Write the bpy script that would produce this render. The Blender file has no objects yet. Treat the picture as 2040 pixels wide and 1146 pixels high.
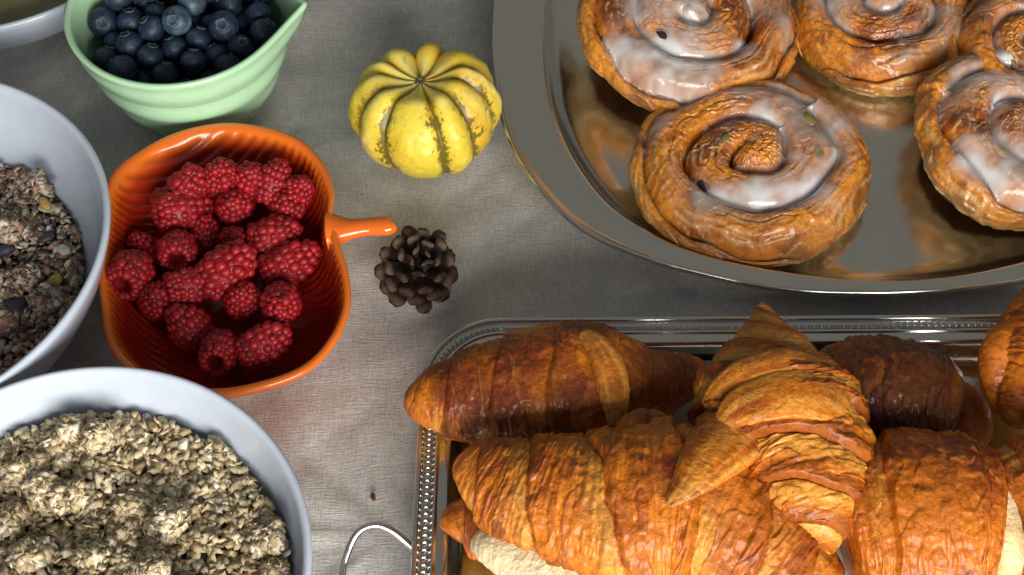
import bpy, math, random
import numpy as np
from mathutils import Vector, Matrix, Euler

random.seed(7); RNG = np.random.default_rng(7)
S = 0.01                                    # everything below is written in centimetres
SC = bpy.context.scene; COL = SC.collection
PI = math.pi

# ------------------------------------------------------------------ camera
F_PX, TH, RO, HC = 3099.06, math.radians(53.90), math.radians(-2.308), 54.0
Y0 = HC / math.tan(TH)
X = Vector((1, 0, 0)); UP = Vector((0, math.sin(TH), math.cos(TH))); FW = Vector((0, math.cos(TH), -math.sin(TH)))
right = X * math.cos(RO) + UP * math.sin(RO); up = -X * math.sin(RO) + UP * math.cos(RO)
cam = bpy.data.objects.new('camera', bpy.data.cameras.new('camera')); COL.objects.link(cam)
m = Matrix((right, up, -FW)).transposed().to_4x4(); m.translation = Vector((0, -Y0, HC)) * S
cam.matrix_world = m
cam.data.sensor_width = 36; cam.data.lens = F_PX / 2040 * 36; cam.data.clip_start = 0.01; cam.data.clip_end = 50
SC.camera = cam
SC.render.resolution_x = 1024; SC.render.resolution_y = 575

def P(px, py, z=0.0):
    "point of the photograph (2040 wide) at height z above the table, in cm"
    x = (px - 1020) / F_PX; y = -(py - 573) / F_PX
    x, y = x * math.cos(RO) - y * math.sin(RO), x * math.sin(RO) + y * math.cos(RO)
    d = (x, math.cos(TH) + y * math.sin(TH), -math.sin(TH) + y * math.cos(TH))
    t = (HC - z) / -d[2]
    return Vector((d[0] * t, d[1] * t - Y0, z))

# ------------------------------------------------------------------ light
w = bpy.data.worlds.new('World'); SC.world = w; w.use_nodes = True
wn = w.node_tree; bg = wn.nodes['Background']
tc = wn.nodes.new('ShaderNodeTexCoord'); sx = wn.nodes.new('ShaderNodeSeparateXYZ')
wr = wn.nodes.new('ShaderNodeValToRGB'); mp = wn.nodes.new('ShaderNodeMapRange')
wn.links.new(tc.outputs['Generated'], sx.inputs[0]); wn.links.new(sx.outputs['Y'], mp.inputs[0])
mp.inputs[1].default_value = -1; mp.inputs[2].default_value = 1
wn.links.new(mp.outputs[0], wr.inputs[0]); wn.links.new(wr.outputs[0], bg.inputs[0])
wr.color_ramp.elements[0].color = (.15, .175, .23, 1); wr.color_ramp.elements[1].color = (.235, .222, .175, 1)
bg.inputs[1].default_value = 0.85

def area(name, loc, target, size, size_y, energy, col):
    l = bpy.data.lights.new(name, 'AREA'); l.shape = 'RECTANGLE'; l.size = size * S; l.size_y = size_y * S
    l.energy = energy; l.color = col
    o = bpy.data.objects.new(name, l); COL.objects.link(o); o.location = Vector(loc) * S
    o.rotation_euler = (Vector(target) - Vector(loc)).to_track_quat('-Z', 'Y').to_euler()
area('window_light', (15, -88, 39), (-2, -2, 2), 84, 42, 19., (1.0, .955, .88))
SC.view_settings.view_transform = 'Standard'; SC.view_settings.look = 'None'
SC.view_settings.exposure = -0.13; SC.view_settings.gamma = 1

# ------------------------------------------------------------------ numpy noise
def _h(i, j, k, s):
    n = (i.astype(np.int64) * 374761393 + j.astype(np.int64) * 668265263 + k.astype(np.int64) * 1274126177 + s * 974711) & 0xffffffff
    n = ((n ^ (n >> 13)) * 1274126177) & 0xffffffff
    n = ((n ^ (n >> 16)) * 2246822519) & 0xffffffff
    return ((n ^ (n >> 15)) & 0xffff) / 32767.5 - 1
def vn(x, y, z, s=0):
    x, y, z = np.broadcast_arrays(x, y, z)
    i, j, k = np.floor(x), np.floor(y), np.floor(z); a, b, c = x - i, y - j, z - k
    a = a * a * (3 - 2 * a); b = b * b * (3 - 2 * b); c = c * c * (3 - 2 * c)
    r = 0
    for di in (0, 1):
        for dj in (0, 1):
            for dk in (0, 1):
                wgt = (a if di else 1 - a) * (b if dj else 1 - b) * (c if dk else 1 - c)
                r = r + wgt * _h(i + di, j + dj, k + dk, s)
    return r
def fbm(x, y, z, f=1., o=3, s=0):
    r = 0; a = 1.; t = 0
    for q in range(o):
        r = r + a * vn(x * f, y * f, z * f, s + q * 17); t += a; a *= .5; f *= 2.03
    return r / t
def sst(a, b, x):
    t = np.clip((x - a) / (b - a), 0, 1); return t * t * (3 - 2 * t)
def mixc(a, b, t):
    t = np.asarray(t)[..., None]; return np.asarray(a) * (1 - t) + np.asarray(b) * t

# ------------------------------------------------------------------ object helpers
def mesh(name, V, F, mat=None, smooth=True, col=None):
    V = np.asarray(V, float).reshape(-1, 3) * S; F = np.asarray(F, int)
    me = bpy.data.meshes.new(name); k = F.shape[1]
    me.vertices.add(len(V)); me.vertices.foreach_set('co', V.ravel())
    me.loops.add(F.size); me.loops.foreach_set('vertex_index', F.ravel())
    me.polygons.add(len(F)); me.polygons.foreach_set('loop_start', np.arange(len(F)) * k)
    try: me.polygons.foreach_set('loop_total', np.full(len(F), k))
    except Exception: pass
    me.update(calc_edges=True); me.validate()
    me.polygons.foreach_set('use_smooth', np.full(len(me.polygons), smooth))
    if col is not None:
        c = np.ones((len(V), 4)); cc = np.asarray(col).reshape(len(V), -1); c[:, :cc.shape[1]] = cc
        at = me.color_attributes.new('Col', 'FLOAT_COLOR', 'POINT'); at.data.foreach_set('color', c.ravel())
    if mat: me.materials.append(mat)
    return me
def link(name, me, parent=None, loc=None):
    o = bpy.data.objects.new(name, me); COL.objects.link(o)
    if parent is not None: o.parent = parent
    if loc is not None: o.location = Vector(loc) * S
    return o
def tag(o, label=None, cat=None, group=None, kind=None):
    if label: o['label'] = label
    if cat: o['category'] = cat
    if group: o['group'] = group
    if kind: o['kind'] = kind
    return o
def empty(name, loc, label, cat, group=None, rot=None):
    o = link(name, None, None, loc); o.empty_display_size = .01
    if rot: o.rotation_euler = rot
    return tag(o, label, cat, group)
def gridF(nu, nv, wrap=True):
    i = np.arange(nu - 1)[:, None]; j = np.arange(nv if wrap else nv - 1)[None, :]; j2 = (j + 1) % nv
    return np.stack([i * nv + j, i * nv + j2, (i + 1) * nv + j2, (i + 1) * nv + j], -1).reshape(-1, 4)
def lathe(prof, n=96, fn=None):
    "prof: (r,z) list -> V,F ; fn(theta, k, r, z) may return changed arrays"
    prof = np.array(prof, float); t = np.linspace(0, 2 * PI, n, endpoint=False)
    r = prof[:, 0][:, None] * np.ones(n); z = prof[:, 1][:, None] * np.ones(n)
    V = np.stack([r * np.cos(t), r * np.sin(t), z], -1)
    if fn: V = fn(V, t, prof)
    return V, gridF(len(prof), n)
def smooth_prof(pts, n):
    "Catmull-Rom resample of a list of points"
    p = np.array(pts, float); p = np.vstack([2 * p[0] - p[1], p, 2 * p[-1] - p[-2]])
    out = []; m_ = len(pts) - 1
    for q in range(n):
        u = q / (n - 1) * m_; i = min(int(u), m_ - 1); f = u - i
        a, b, c, d = p[i:i + 4]
        out.append(.5 * (2 * b + (c - a) * f + (2 * a - 5 * b + 4 * c - d) * f * f + (3 * b - a - 3 * c + d) * f ** 3))
    return np.array(out)
def closed_curve(pts, n):
    p = np.array(pts, float); k = len(p); out = []
    d = np.linalg.norm(np.roll(p, -1, 0) - p, axis=1); cum = np.r_[0, np.cumsum(d)]
    for q in range(n):
        L = q / n * cum[-1]; i = int(np.searchsorted(cum, L, 'right') - 1); f = (L - cum[i]) / d[i]
        a, b, c, e = p[(i - 1) % k], p[i % k], p[(i + 1) % k], p[(i + 2) % k]
        out.append(.5 * (2 * b + (c - a) * f + (2 * a - 5 * b + 4 * c - e) * f * f + (3 * b - a - 3 * c + e) * f ** 3))
    return np.array(out)
def tube(pts, radii, n=16, res=40, squash=1.0, caps=True):
    c = smooth_prof([tuple(p) for p in pts], res); r = smooth_prof([(x, 0) for x in radii], res)[:, 0]
    r = np.maximum(r, .004)
    T = np.gradient(c, axis=0); T /= np.linalg.norm(T, axis=1)[:, None]
    Z = np.array([0, 0, 1.]); Sd = np.cross(T, Z); Sd /= np.linalg.norm(Sd, axis=1)[:, None] + 1e-9
    N = np.cross(Sd, T); a = np.linspace(0, 2 * PI, n, endpoint=False)
    V = c[:, None] + r[:, None, None] * (np.cos(a)[None, :, None] * Sd[:, None] + np.sin(a)[None, :, None] * N[:, None] * squash)
    if caps:
        V = np.concatenate([np.repeat(c[0][None, None], n, 1), V, np.repeat(c[-1][None, None], n, 1)])
    return V, gridF(len(V), n)
def ico(sub=2, r=1.):
    import bmesh
    b = bmesh.new(); bmesh.ops.create_icosphere(b, subdivisions=sub, radius=r)
    V = np.array([v.co[:] for v in b.verts]); F = np.array([[v.index for v in f.verts] for f in b.faces]); b.free()
    return V, F
ICO2, ICO3 = ico(2), ico(3)
def merge(parts):
    Vs, Fs, Cs, o = [], [], [], 0
    for p in parts:
        v = np.asarray(p[0]).reshape(-1, 3); Vs.append(v); Fs.append(np.asarray(p[1]) + o); o += len(v)
        if len(p) > 2: Cs.append(np.broadcast_to(np.asarray(p[2]), (len(v), 3)))
    return np.vstack(Vs), np.vstack(Fs), (np.vstack(Cs) if Cs else None)
def tri(F):
    F = np.asarray(F); return np.vstack([F[:, [0, 1, 2]], F[:, [0, 2, 3]]])

# ------------------------------------------------------------------ materials
class MB:
    def __init__(s, name):
        s.m = bpy.data.materials.new(name); s.m.use_nodes = True; s.t = s.m.node_tree
        s.b = s.t.nodes['Principled BSDF']; s.out = s.t.nodes['Material Output']
        s.tc = s.t.nodes.new('ShaderNodeTexCoord')
        s.map = s.t.nodes.new('ShaderNodeMapping'); s.map.inputs['Scale'].default_value = (100, 100, 100)
        s.t.links.new(s.tc.outputs['Object'], s.map.inputs[0]); s.co = s.map.outputs[0]
    def n(s, t): return s.t.nodes.new(t)
    def l(s, a, b): s.t.links.new(a, b)
    def set(s, **k):
        for a, v in k.items():
            i = s.b.inputs[a.replace('_', ' ')]
            i.default_value = (*v, 1) if isinstance(v, tuple) and len(v) == 3 and i.type == 'RGBA' else v
        return s
    def mapping(s, sc=(1, 1, 1), rot=(0, 0, 0)):
        q = s.n('ShaderNodeMapping'); q.inputs['Scale'].default_value = sc; q.inputs['Rotation'].default_value = rot
        s.l(s.co, q.inputs[0]); return q.outputs[0]
    def noise(s, scale, detail=4, rough=.55, vec=None, dist=0):
        q = s.n('ShaderNodeTexNoise'); q.inputs['Scale'].default_value = scale; q.inputs['Detail'].default_value = detail
        q.inputs['Roughness'].default_value = rough; q.inputs['Distortion'].default_value = dist
        s.l(vec or s.co, q.inputs['Vector']); return q.outputs['Fac']
    def ramp(s, f, stops):
        q = s.n('ShaderNodeValToRGB'); e = q.color_ramp.elements
        while len(e) < len(stops): e.new(.5)
        for a, (p, c) in zip(e, stops): a.position = p; a.color = (*c, 1) if len(c) == 3 else c
        s.l(f, q.inputs[0]); return q.outputs[0]
    def mix(s, f, a, b, mode='MIX'):
        q = s.n('ShaderNodeMix'); q.data_type = 'RGBA'; q.blend_type = mode
        for i, v in ((0, f), (6, a), (7, b)):
            if isinstance(v, (float, int)): q.inputs[i].default_value = v
            elif isinstance(v, tuple): q.inputs[i].default_value = (*v, 1)
            else: s.l(v, q.inputs[i])
        return q.outputs[2]
    def math(s, op, a, b=0.):
        q = s.n('ShaderNodeMath'); q.operation = op
        for i, v in ((0, a), (1, b)):
            if isinstance(v, (float, int)): q.inputs[i].default_value = v
            else: s.l(v, q.inputs[i])
        return q.outputs[0]
    def bump(s, h, dist=.02, strength=1.):
        q = s.n('ShaderNodeBump'); q.inputs['Distance'].default_value = dist * S; q.inputs['Strength'].default_value = strength
        s.l(h, q.inputs['Height'])
        if s.b.inputs['Normal'].links: s.l(s.b.inputs['Normal'].links[0].from_socket, q.inputs['Normal'])
        s.l(q.outputs[0], s.b.inputs['Normal']); return s
    def color(s, c): s.l(c, s.b.inputs['Base Color']); return s
    def attr(s):
        q = s.n('ShaderNodeAttribute'); q.attribute_name = 'Col'; return q.outputs['Color']

def mat_cloth():
    s = MB('linen_cloth'); s.set(Roughness=.85, Sheen_Weight=.25)
    s.b.inputs['Specular IOR Level'].default_value = .2
    d = math.radians(33)
    a = s.noise(1.0, 3, .6, s.mapping((17, 1.6, 1), (0, 0, d)))
    b = s.noise(1.0, 3, .6, s.mapping((1.6, 17, 1), (0, 0, d)))
    wv = s.math('ADD', a, b)
    big = s.noise(.16, 4, .6)
    c = s.ramp(big, [(.32, (.47, .465, .46)), (.5, (.56, .54, .505)), (.68, (.67, .65, .62))])
    grain = s.ramp(wv, [(.32, (.60, .60, .60)), (.5, (1, 1, 1))])
    c = s.mix(1., c, s.ramp(s.math('MULTIPLY', wv, .5), [(.36, (.80, .80, .80)), (.5, (.98, .98, .98)), (.64, (1.18, 1.18, 1.18))]), 'MULTIPLY')
    f = s.noise(9, 5, .7); c = s.mix(.5, c, s.ramp(f, [(.3, (.7, .7, .7)), (.7, (1.3, 1.3, 1.3))]), 'MULTIPLY')
    # faint reddish patch mixed into the cloth colour
    for (px, py, r, col, k) in ((550, 812, 2.0, (.30, .14, .11), .5),):
        p = P(px, py, 0); q = s.n('ShaderNodeVectorMath'); q.operation = 'DISTANCE'; s.l(s.co, q.inputs[0]); q.inputs[1].default_value = p
        dd = s.math('ADD', s.math('DIVIDE', q.outputs['Value'], r), s.math('MULTIPLY', s.math('SUBTRACT', s.noise(.8, 4), .5), 1.4))
        c = s.mix(s.math('MULTIPLY', s.ramp(dd, [(.2, (1, 1, 1)), (1., (0, 0, 0))]), k), c, col)
    s.color(c); s.bump(wv, .045, 1.); s.bump(f, .03, .7)
    return s.m
def mat_ceramic(name, col, rough=.16, coat=.4, var=.04):
    s = MB(name); s.set(Roughness=rough, Coat_Weight=coat, Coat_Roughness=.06)
    n = s.noise(.9, 3); c = tuple(col)
    s.color(s.ramp(n, [(.3, tuple(x * (1 - var) for x in c)), (.7, tuple(min(1, x * (1 + var)) for x in c))]))
    s.bump(s.noise(1.6, 2), .01, .5)
    return s.m
def mat_metal(name, col, rough, scr=.25):
    s = MB(name); s.set(Metallic=1., Base_Color=tuple(col))
    n = s.noise(2.2, 6, .7); v = s.noise(1.5, 2, .5, s.mapping((.8, 22, 1)))
    r = s.math('ADD', s.math('MULTIPLY', s.ramp(n, [(.35, (0, 0, 0)), (.75, (1, 1, 1))]), .16), rough - .05); s.l(r, s.b.inputs['Roughness'])
    s.bump(v, .0015, scr); s.bump(s.noise(.35, 2), .02, .35)
    return s.m
def mat_vcol(name, rough=.4, coat=0., sss=0., noise_amt=.25, nscale=6, bump=.02, bscale=12, sscol=(1, .4, .15)):
    s = MB(name); s.set(Roughness=rough, Coat_Weight=coat, Coat_Roughness=.27)
    c = s.attr(); n = s.noise(nscale, 5, .65)
    c = s.mix(1., c, s.ramp(n, [(.25, (1 - noise_amt * 1.2,) * 3), (.5, (1, 1, 1)), (.75, (1 + noise_amt,) * 3)]), 'MULTIPLY')
    s.color(c)
    if sss: s.set(Subsurface_Weight=sss, Subsurface_Scale=.4 * S); s.b.inputs['Subsurface Radius'].default_value = sscol
    rr = s.math('ADD', s.math('MULTIPLY', s.noise(3.5, 4), .35), rough - .17); s.l(rr, s.b.inputs['Roughness'])
    s.bump(s.noise(bscale, 5, .65), bump, .9)
    if bump > .03: s.bump(s.noise(3.4, 4, .6, None, .6), .09, .8)
    return s.m
M = {}
M['cloth'] = mat_cloth()
M['white'] = mat_ceramic('pale_blue_white_glaze', (.52, .585, .69), .24, .3, .03)
M['green'] = mat_ceramic('mint_green_glaze', (.46, .74, .47), .2, .4, .04)
M['orange'] = mat_ceramic('orange_glaze', (.78, .145, .012), .14, .6, .10)
s = MB('orange_red_glaze'); s.set(Roughness=.24, Coat_Weight=.4, Coat_Roughness=.07); s.color(s.attr()); s.bump(s.noise(2.5, 3), .02, .4); M['orange_v'] = s.m
M['steel'] = mat_metal('polished_steel', (.72, .71, .67), .19)
M['silver'] = mat_metal('silver_plate', (.66, .65, .61), .17, .15)
M['wire'] = mat_metal('chrome_wire', (.8, .8, .8), .12, .1)
M['pastry'] = mat_vcol('baked_pastry_crust', .52, .30, .06, .34, 5, .04, 9)
for k_ in ('pastry',): M[k_].node_tree.nodes['Principled BSDF'].inputs['Coat Roughness'].default_value = .16; M[k_].node_tree.nodes['Principled BSDF'].inputs['Specular IOR Level'].default_value = .3
M['crumb'] = mat_vcol('pale_bread_crumb', .8, 0, .1, .12, 8, .09, 7)
M['danish'] = mat_vcol('danish_pastry', .36, .6, .06, .34, 6, .035, 9); M['danish'].node_tree.nodes['Principled BSDF'].inputs['Coat Roughness'].default_value = .14
M['gourd'] = mat_vcol('gourd_skin', .42, .25, .05, .12, 3, .012, 14)
M['flake'] = mat_vcol('oat_flake', .75, 0, 0, .35, 9, .03, 12)
M['rasp'] = mat_vcol('raspberry_skin', .5, .06, .35, .25, 6, .006, 30, (1, .1, .1))
M['cone'] = mat_vcol('cone_scale', .65, .0, 0, .5, 7, .03, 10); M['cone'].node_tree.nodes['Principled BSDF'].inputs['Specular IOR Level'].default_value = .3
M['fruit'] = mat_vcol('dried_fruit', .5, .2, .1, .3, 6, .04, 8)
s = MB('blueberry_skin'); s.set(Roughness=.58, Coat_Weight=.08)
nz = s.noise(1.3, 5, .65); s.color(s.ramp(nz, [(.34, (.004, .008, .022)), (.54, (.011, .026, .060)), (.74, (.05, .10, .17))]))
s.bump(s.noise(14, 4), .008, .6); M['blueberry'] = s.m
s = MB('pale_blueberry_bloom'); s.set(Roughness=.5)
nz = s.noise(1.6, 5, .7); s.color(s.ramp(nz, [(.35, (.015, .028, .05)), (.55, (.05, .09, .13)), (.75, (.17, .24, .29))]))
M['bloom'] = s.m
s = MB('blueberry_crown'); s.set(Roughness=.7, Base_Color=(.06, .09, .12)); M['crown'] = s.m
s = MB('sugar_glaze'); s.set(Roughness=.13, Coat_Weight=.6, Coat_Roughness=.05, Subsurface_Weight=.15, Subsurface_Scale=.3 * S)
q = s.n('ShaderNodeAttribute'); q.attribute_name = 'Col'; sp = s.n('ShaderNodeSeparateColor'); s.l(q.outputs['Color'], sp.inputs[0])
s.color(s.ramp(sp.outputs[0], [(0., (.72, .52, .42)), (.6, (.76, .66, .60)), (1., (.84, .83, .84))]))
s.l(s.math('MINIMUM', s.math('ADD', s.math('MULTIPLY', s.math('POWER', sp.outputs[0], 1.2), .74), .10), .84), s.b.inputs['Alpha'])
s.bump(s.noise(4, 4), .02, .6); M['glaze'] = s.m
s = MB('raisin_skin'); s.set(Roughness=.35, Base_Color=(.03, .015, .012), Coat_Weight=.3); s.bump(s.noise(9, 3), .04, 1.); M['raisin'] = s.m
s = MB('custard_filling'); s.set(Roughness=.3, Base_Color=(.22, .17, .045)); s.bump(s.noise(6, 3), .03, 1.); M['custard'] = s.m
s = MB('white_paper'); s.set(Roughness=.8, Base_Color=(.36, .36, .33)); s.bump(s.noise(6, 3), .01, .5); M['paper'] = s.m
s = MB('olive_compote'); s.set(Roughness=.35, Coat_Weight=.2); s.color(s.ramp(s.noise(.5, 4), [(.3, (.20, .17, .075)), (.7, (.27, .25, .12))])); s.bump(s.noise(1.2, 3), .05, .6); M['compote'] = s.m

# ------------------------------------------------------------------ tablecloth (the surface everything stands on)
WB = {'a': (-24.7, -1.2, 9.0), 'b': (-15.35, -15.75, 8.25)}
def cloth():
    nx, ny = 520, 420
    x = np.linspace(-62, 70, nx); y = np.linspace(-60, 62, ny); Xg, Yg = np.meshgrid(x, y, indexing='ij')
    ca, sa = math.cos(.6), math.sin(.6)
    u = Xg * ca + Yg * sa; v = -Xg * sa + Yg * ca
    wob = fbm(Xg, Yg, 0, .08, 2, 3) * 3
    z = .30 * fbm(u * .5, v * 1.6 + wob, 0, .16, 3, 5) + .14 * fbm(u * .3, v + wob, 0, .55, 3, 9) + .02 * fbm(Xg, Yg, 0, 1.6, 2, 4)
    # radiating creases in the open cloth near the handle of the silver tray
    c = P(800, 1060); ang = np.arctan2(Yg - c.y, Xg - c.x); rr = np.hypot(Xg - c.x, Yg - c.y)
    z += .11 * vn(ang * 5.5, rr * .10, 0, 8) * sst(0, 2, rr) * sst(16, 5, rr) * 1.9
    fl = np.ones_like(z)
    for (cx, cy, r) in ((WB['a'][0], WB['a'][1], 5), (WB['b'][0], WB['b'][1], 5), (-14.3, 12, 4), (-12.5, 1.5, 5.5), (16, 12, 15), (11, -13.5, 15.5), (-4, 8.5, 3), (-4, 1, 1.7)):
        fl = np.minimum(fl, sst(.85, 1.25, np.hypot(Xg - cx, Yg - cy) / r))
    z = z * (.15 + .85 * fl) - .30 * fl - .04
    V = np.stack([Xg, Yg, z], -1)
    o = link('tablecloth', mesh('tablecloth', V, gridF(nx, ny, False), M['cloth']))
    tag(o, 'rumpled grey linen tablecloth spread under all the bowls and trays', kind='structure')
cloth()

# ------------------------------------------------------------------ white bowls
def white_bowl(cx, cy, R, H, label):
    inner = [(0, .55), (R * .40, .62), (R * .62, 1.5 * H / 6.5), (R * .80, 3.1 * H / 6.5), (R * .91, 4.7 * H / 6.5), (R - .30, H - .15)]
    lip = [(R - .22, H), (R - .08, H + .02), (R, H - .12), (R - .03, H - .35)]
    outer = [(R * .93, 4.5 * H / 6.5), (R * .83, 2.9 * H / 6.5), (R * .66, 1.25 * H / 6.5), (R * .50, .35), (R * .49, 0.02), (R * .44, 0), (R * .43, .25), (0, .3)]
    p = np.vstack([smooth_prof(inner, 26), lip, smooth_prof(outer[:4], 18), outer[4:]])
    V, F = lathe(p, 160)
    o = link('serving_bowl', mesh('serving_bowl', V, F, M['white']), None, (cx, cy, 0))
    tag(o, label, 'bowl', 'round white serving bowls')
    return o
white_bowl(*WB['a'], 6.5, 'white bowl of dark fruit muesli cut by the left edge, beside the orange dish')
white_bowl(*WB['b'], 6.5, 'white bowl heaped with pale oat clusters at the bottom left corner')
pc = P(-110, 70, 5.0)
white_bowl(pc.x, pc.y + 9.5, 9.5, 5.0, 'white bowl of smooth olive compote in the top left corner')
V, F = lathe(smooth_prof([(0, 0.1), (4, .08), (8.6, 0.), (8.8, .03), (8.75, -.5)], 24), 96)
tag(link('compote', mesh('compote', V, F, M['compote']), None, (pc.x, pc.y + 9.5, 4.05)), 'smooth olive-brown compote filling the bowl in the top left corner', 'compote', kind='stuff')

# ------------------------------------------------------------------ flakes
def flake_template(k=9):
    a = np.linspace(0, 2 * PI, k, endpoint=False)
    ring = np.stack([np.cos(a) * .5, np.sin(a) * .38, .09 * np.cos(a * 2)], -1)
    V = np.vstack([ring, [[0, 0, .17]], [[0, 0, -.07]]]); F = []
    for i in range(k):
        F.append((i, (i + 1) % k, k)); F.append(((i + 1) % k, i, k + 1))
    return V, np.array(F)
def flakes(name, label, cx, cy, R, hf, n, cols, probs, size, seed, cat='muesli'):
    rg = np.random.default_rng(seed); T, TF = flake_template(); k = len(T)
    r = R * np.sqrt(rg.random(n)); a = rg.random(n) * 2 * PI; x, y = r * np.cos(a), r * np.sin(a)
    # gather into clusters
    ncl = int(R * R * .95); cr = R * np.sqrt(rg.random(ncl)); ca = rg.random(ncl) * 2 * PI
    cxs, cys = cr * np.cos(ca), cr * np.sin(ca); ch = rg.random(ncl) ** 1.5 * .95; cs = .34 + rg.random(ncl) * .34
    pick = rg.random(n) < .62; ci = rg.integers(0, ncl, n)
    u = rg.normal(size=(n, 3)); u /= np.linalg.norm(u, axis=1)[:, None]; u[:, 2] = np.abs(u[:, 2])
    x = np.where(pick, cxs[ci] + u[:, 0] * cs[ci], x); y = np.where(pick, cys[ci] + u[:, 1] * cs[ci], y)
    z = hf(x, y) + np.where(pick, u[:, 2] * cs[ci] * .9 + ch[ci] - .12, rg.random(n) * .22)
    rr = np.hypot(x, y); keep = rr < R - .12; x, y, z, pick, u = x[keep], y[keep], z[keep], pick[keep], u[keep]; n = len(x)
    # random frames, flakes on clusters face outward
    nrm = rg.normal(size=(n, 3)) * .55 + np.array([0, 0, 1.]) * (~pick)[:, None] + u * pick[:, None] * 1.1
    nrm /= np.linalg.norm(nrm, axis=1)[:, None]
    tmp = rg.normal(size=(n, 3)); t = np.cross(nrm, tmp); t /= np.linalg.norm(t, axis=1)[:, None]; b = np.cross(nrm, t)
    s = size * (.55 + .75 * rg.random(n)); bend = rg.normal(size=n) * 1.3
    TV = np.repeat(T[None], n, 0) + rg.normal(size=(n, k, 3)) * .055
    TV[:, :, 2] *= (.7 + .5 * np.abs(bend))[:, None]
    TV *= s[:, None, None]
    V = TV[:, :, 0:1] * t[:, None] + TV[:, :, 1:2] * b[:, None] + TV[:, :, 2:3] * nrm[:, None] + np.stack([x, y, z], -1)[:, None]
    F = (TF[None] + (np.arange(n) * k)[:, None, None]).reshape(-1, 3)
    c = np.array(cols)[rg.choice(len(cols), n, p=probs)] * (.72 + .5 * rg.random((n, 1)))
    C = np.repeat(c[:, None], k, 1) * np.r_[np.ones(k - 2) * 1.12, .86, .8][None, :, None]
    # bed below
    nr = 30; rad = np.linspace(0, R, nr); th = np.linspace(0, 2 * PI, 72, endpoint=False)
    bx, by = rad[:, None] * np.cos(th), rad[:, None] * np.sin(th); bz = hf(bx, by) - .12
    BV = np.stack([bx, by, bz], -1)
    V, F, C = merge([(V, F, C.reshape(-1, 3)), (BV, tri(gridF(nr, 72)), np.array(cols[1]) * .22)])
    tag(link(name, mesh(name, V, F, M['flake'], True, C), None, (cx, cy, 0)), label, cat, kind='stuff')
def h_oats(x, y):
    return 4.6 + .75 * np.exp(-((x + .5) ** 2 + (y + 2.2) ** 2) / 22) + .30 * np.exp(-((x + 2.) ** 2 + (y - 5.) ** 2) / 5) - .55 * np.exp(-((x + 2.5) ** 2 / 14 + (y - 2.9) ** 2 / 1.6)) + .22 * fbm(x, y, 0, .7, 3, 2)
def h_mues(x, y):
    return 3.2 + .7 * np.exp(-((x + 1) ** 2 + y ** 2) / 22) + .3 * fbm(x, y, 0, .6, 3, 6)
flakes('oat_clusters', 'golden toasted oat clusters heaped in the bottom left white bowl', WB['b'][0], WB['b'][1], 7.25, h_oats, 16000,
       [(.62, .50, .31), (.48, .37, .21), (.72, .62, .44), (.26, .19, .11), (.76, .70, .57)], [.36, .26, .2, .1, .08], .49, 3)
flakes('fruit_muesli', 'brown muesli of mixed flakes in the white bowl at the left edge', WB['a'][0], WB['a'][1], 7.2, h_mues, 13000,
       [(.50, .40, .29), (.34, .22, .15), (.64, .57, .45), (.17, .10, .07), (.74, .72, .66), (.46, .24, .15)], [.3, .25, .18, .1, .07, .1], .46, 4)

def blob(name, loc, size, col, label, cat, seed, mat='fruit', group=None, rough=.25, rot=(0, 0, 0), parent=None):
    V, F = ICO3; V = V.copy(); n = fbm(V[:, 0], V[:, 1], V[:, 2], 1.3, 3, seed); n2 = np.abs(vn(V[:, 0] * 3, V[:, 1] * 3, V[:, 2] * 3, seed + 5))
    V = V * (1 + rough * n - rough * .5 * n2)[:, None] * np.array(size)
    C = np.array(col)[None] * (1 - .35 * n2)[:, None] * np.ones((1, 3))
    o = link(name, mesh(name, V, F, M[mat], True, C), parent, loc); o.rotation_euler = rot
    if parent is None: tag(o, label, cat, group)
    return o
def on_muesli(px, py, dz=.15):
    z = 4.0
    for _ in range(6):
        p = P(px, py, z); z = float(h_mues(np.array(p.x - WB['a'][0]), np.array(p.y - WB['a'][1]))) + dz + .25
    p = P(px, py, z); dx, dy = p.x - WB['a'][0], p.y - WB['a'][1]; k = min(1, 6.5 / math.hypot(dx, dy))
    p.x = WB['a'][0] + dx * k; p.y = WB['a'][1] + dy * k; return p
for (px, py, sz, col, nm, lab, rg_) in (
    (122, 388, (.22, .42, .16), (.62, .40, .10), 'dried_apricot_piece', 'yellow dried apricot chunk at the upper right rim of the dark muesli', .2),
    (108, 560, (.40, .34, .2), (.55, .38, .08), 'dried_apricot_piece', 'amber dried apricot chunk low on the right side of the dark muesli', .3),
    (22, 614, (.68, .55, .4), (.035, .035, .06), 'dried_plum', 'big wrinkled blue-black dried plum near the bottom of the dark muesli', .3),
    (12, 498, (.42, .30, .25), (.045, .045, .07), 'raisin', 'dark raisin half cut by the left photo edge in the muesli', .3),
    (92, 474, (.40, .22, .18), (.05, .04, .05), 'raisin', 'flat dark raisin under the pale nut in the muesli', .3),
    (136, 496, (.26, .30, .14), (.68, .68, .60), 'coconut_chip', 'square white coconut chip at the right edge of the muesli', .12),
    (97, 413, (.40, .25, .09), (.48, .43, .33), 'oat_flake', 'large pale oat flake just left of the yellow apricot chunk', .1),
    (17, 572, (.42, .24, .12), (.60, .58, .50), 'sunflower_seed', 'long white sunflower seed above the big dried plum', .1),
    (84, 577, (.20, .34, .12), (.45, .45, .42), 'sunflower_seed', 'grey upright sunflower seed left of the amber apricot chunk', .1)):
    p = on_muesli(px, py); blob(nm, p, sz, col, lab, {'raisin': 'raisin', 'coconut_chip': 'coconut', 'oat_flake': 'flake', 'sunflower_seed': 'seed'}.get(nm, 'dried fruit'), int(px + py), rough=rg_, rot=(RNG.random() * .6 - .3, RNG.random() * .6 - .3, RNG.random() * .8))

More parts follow.
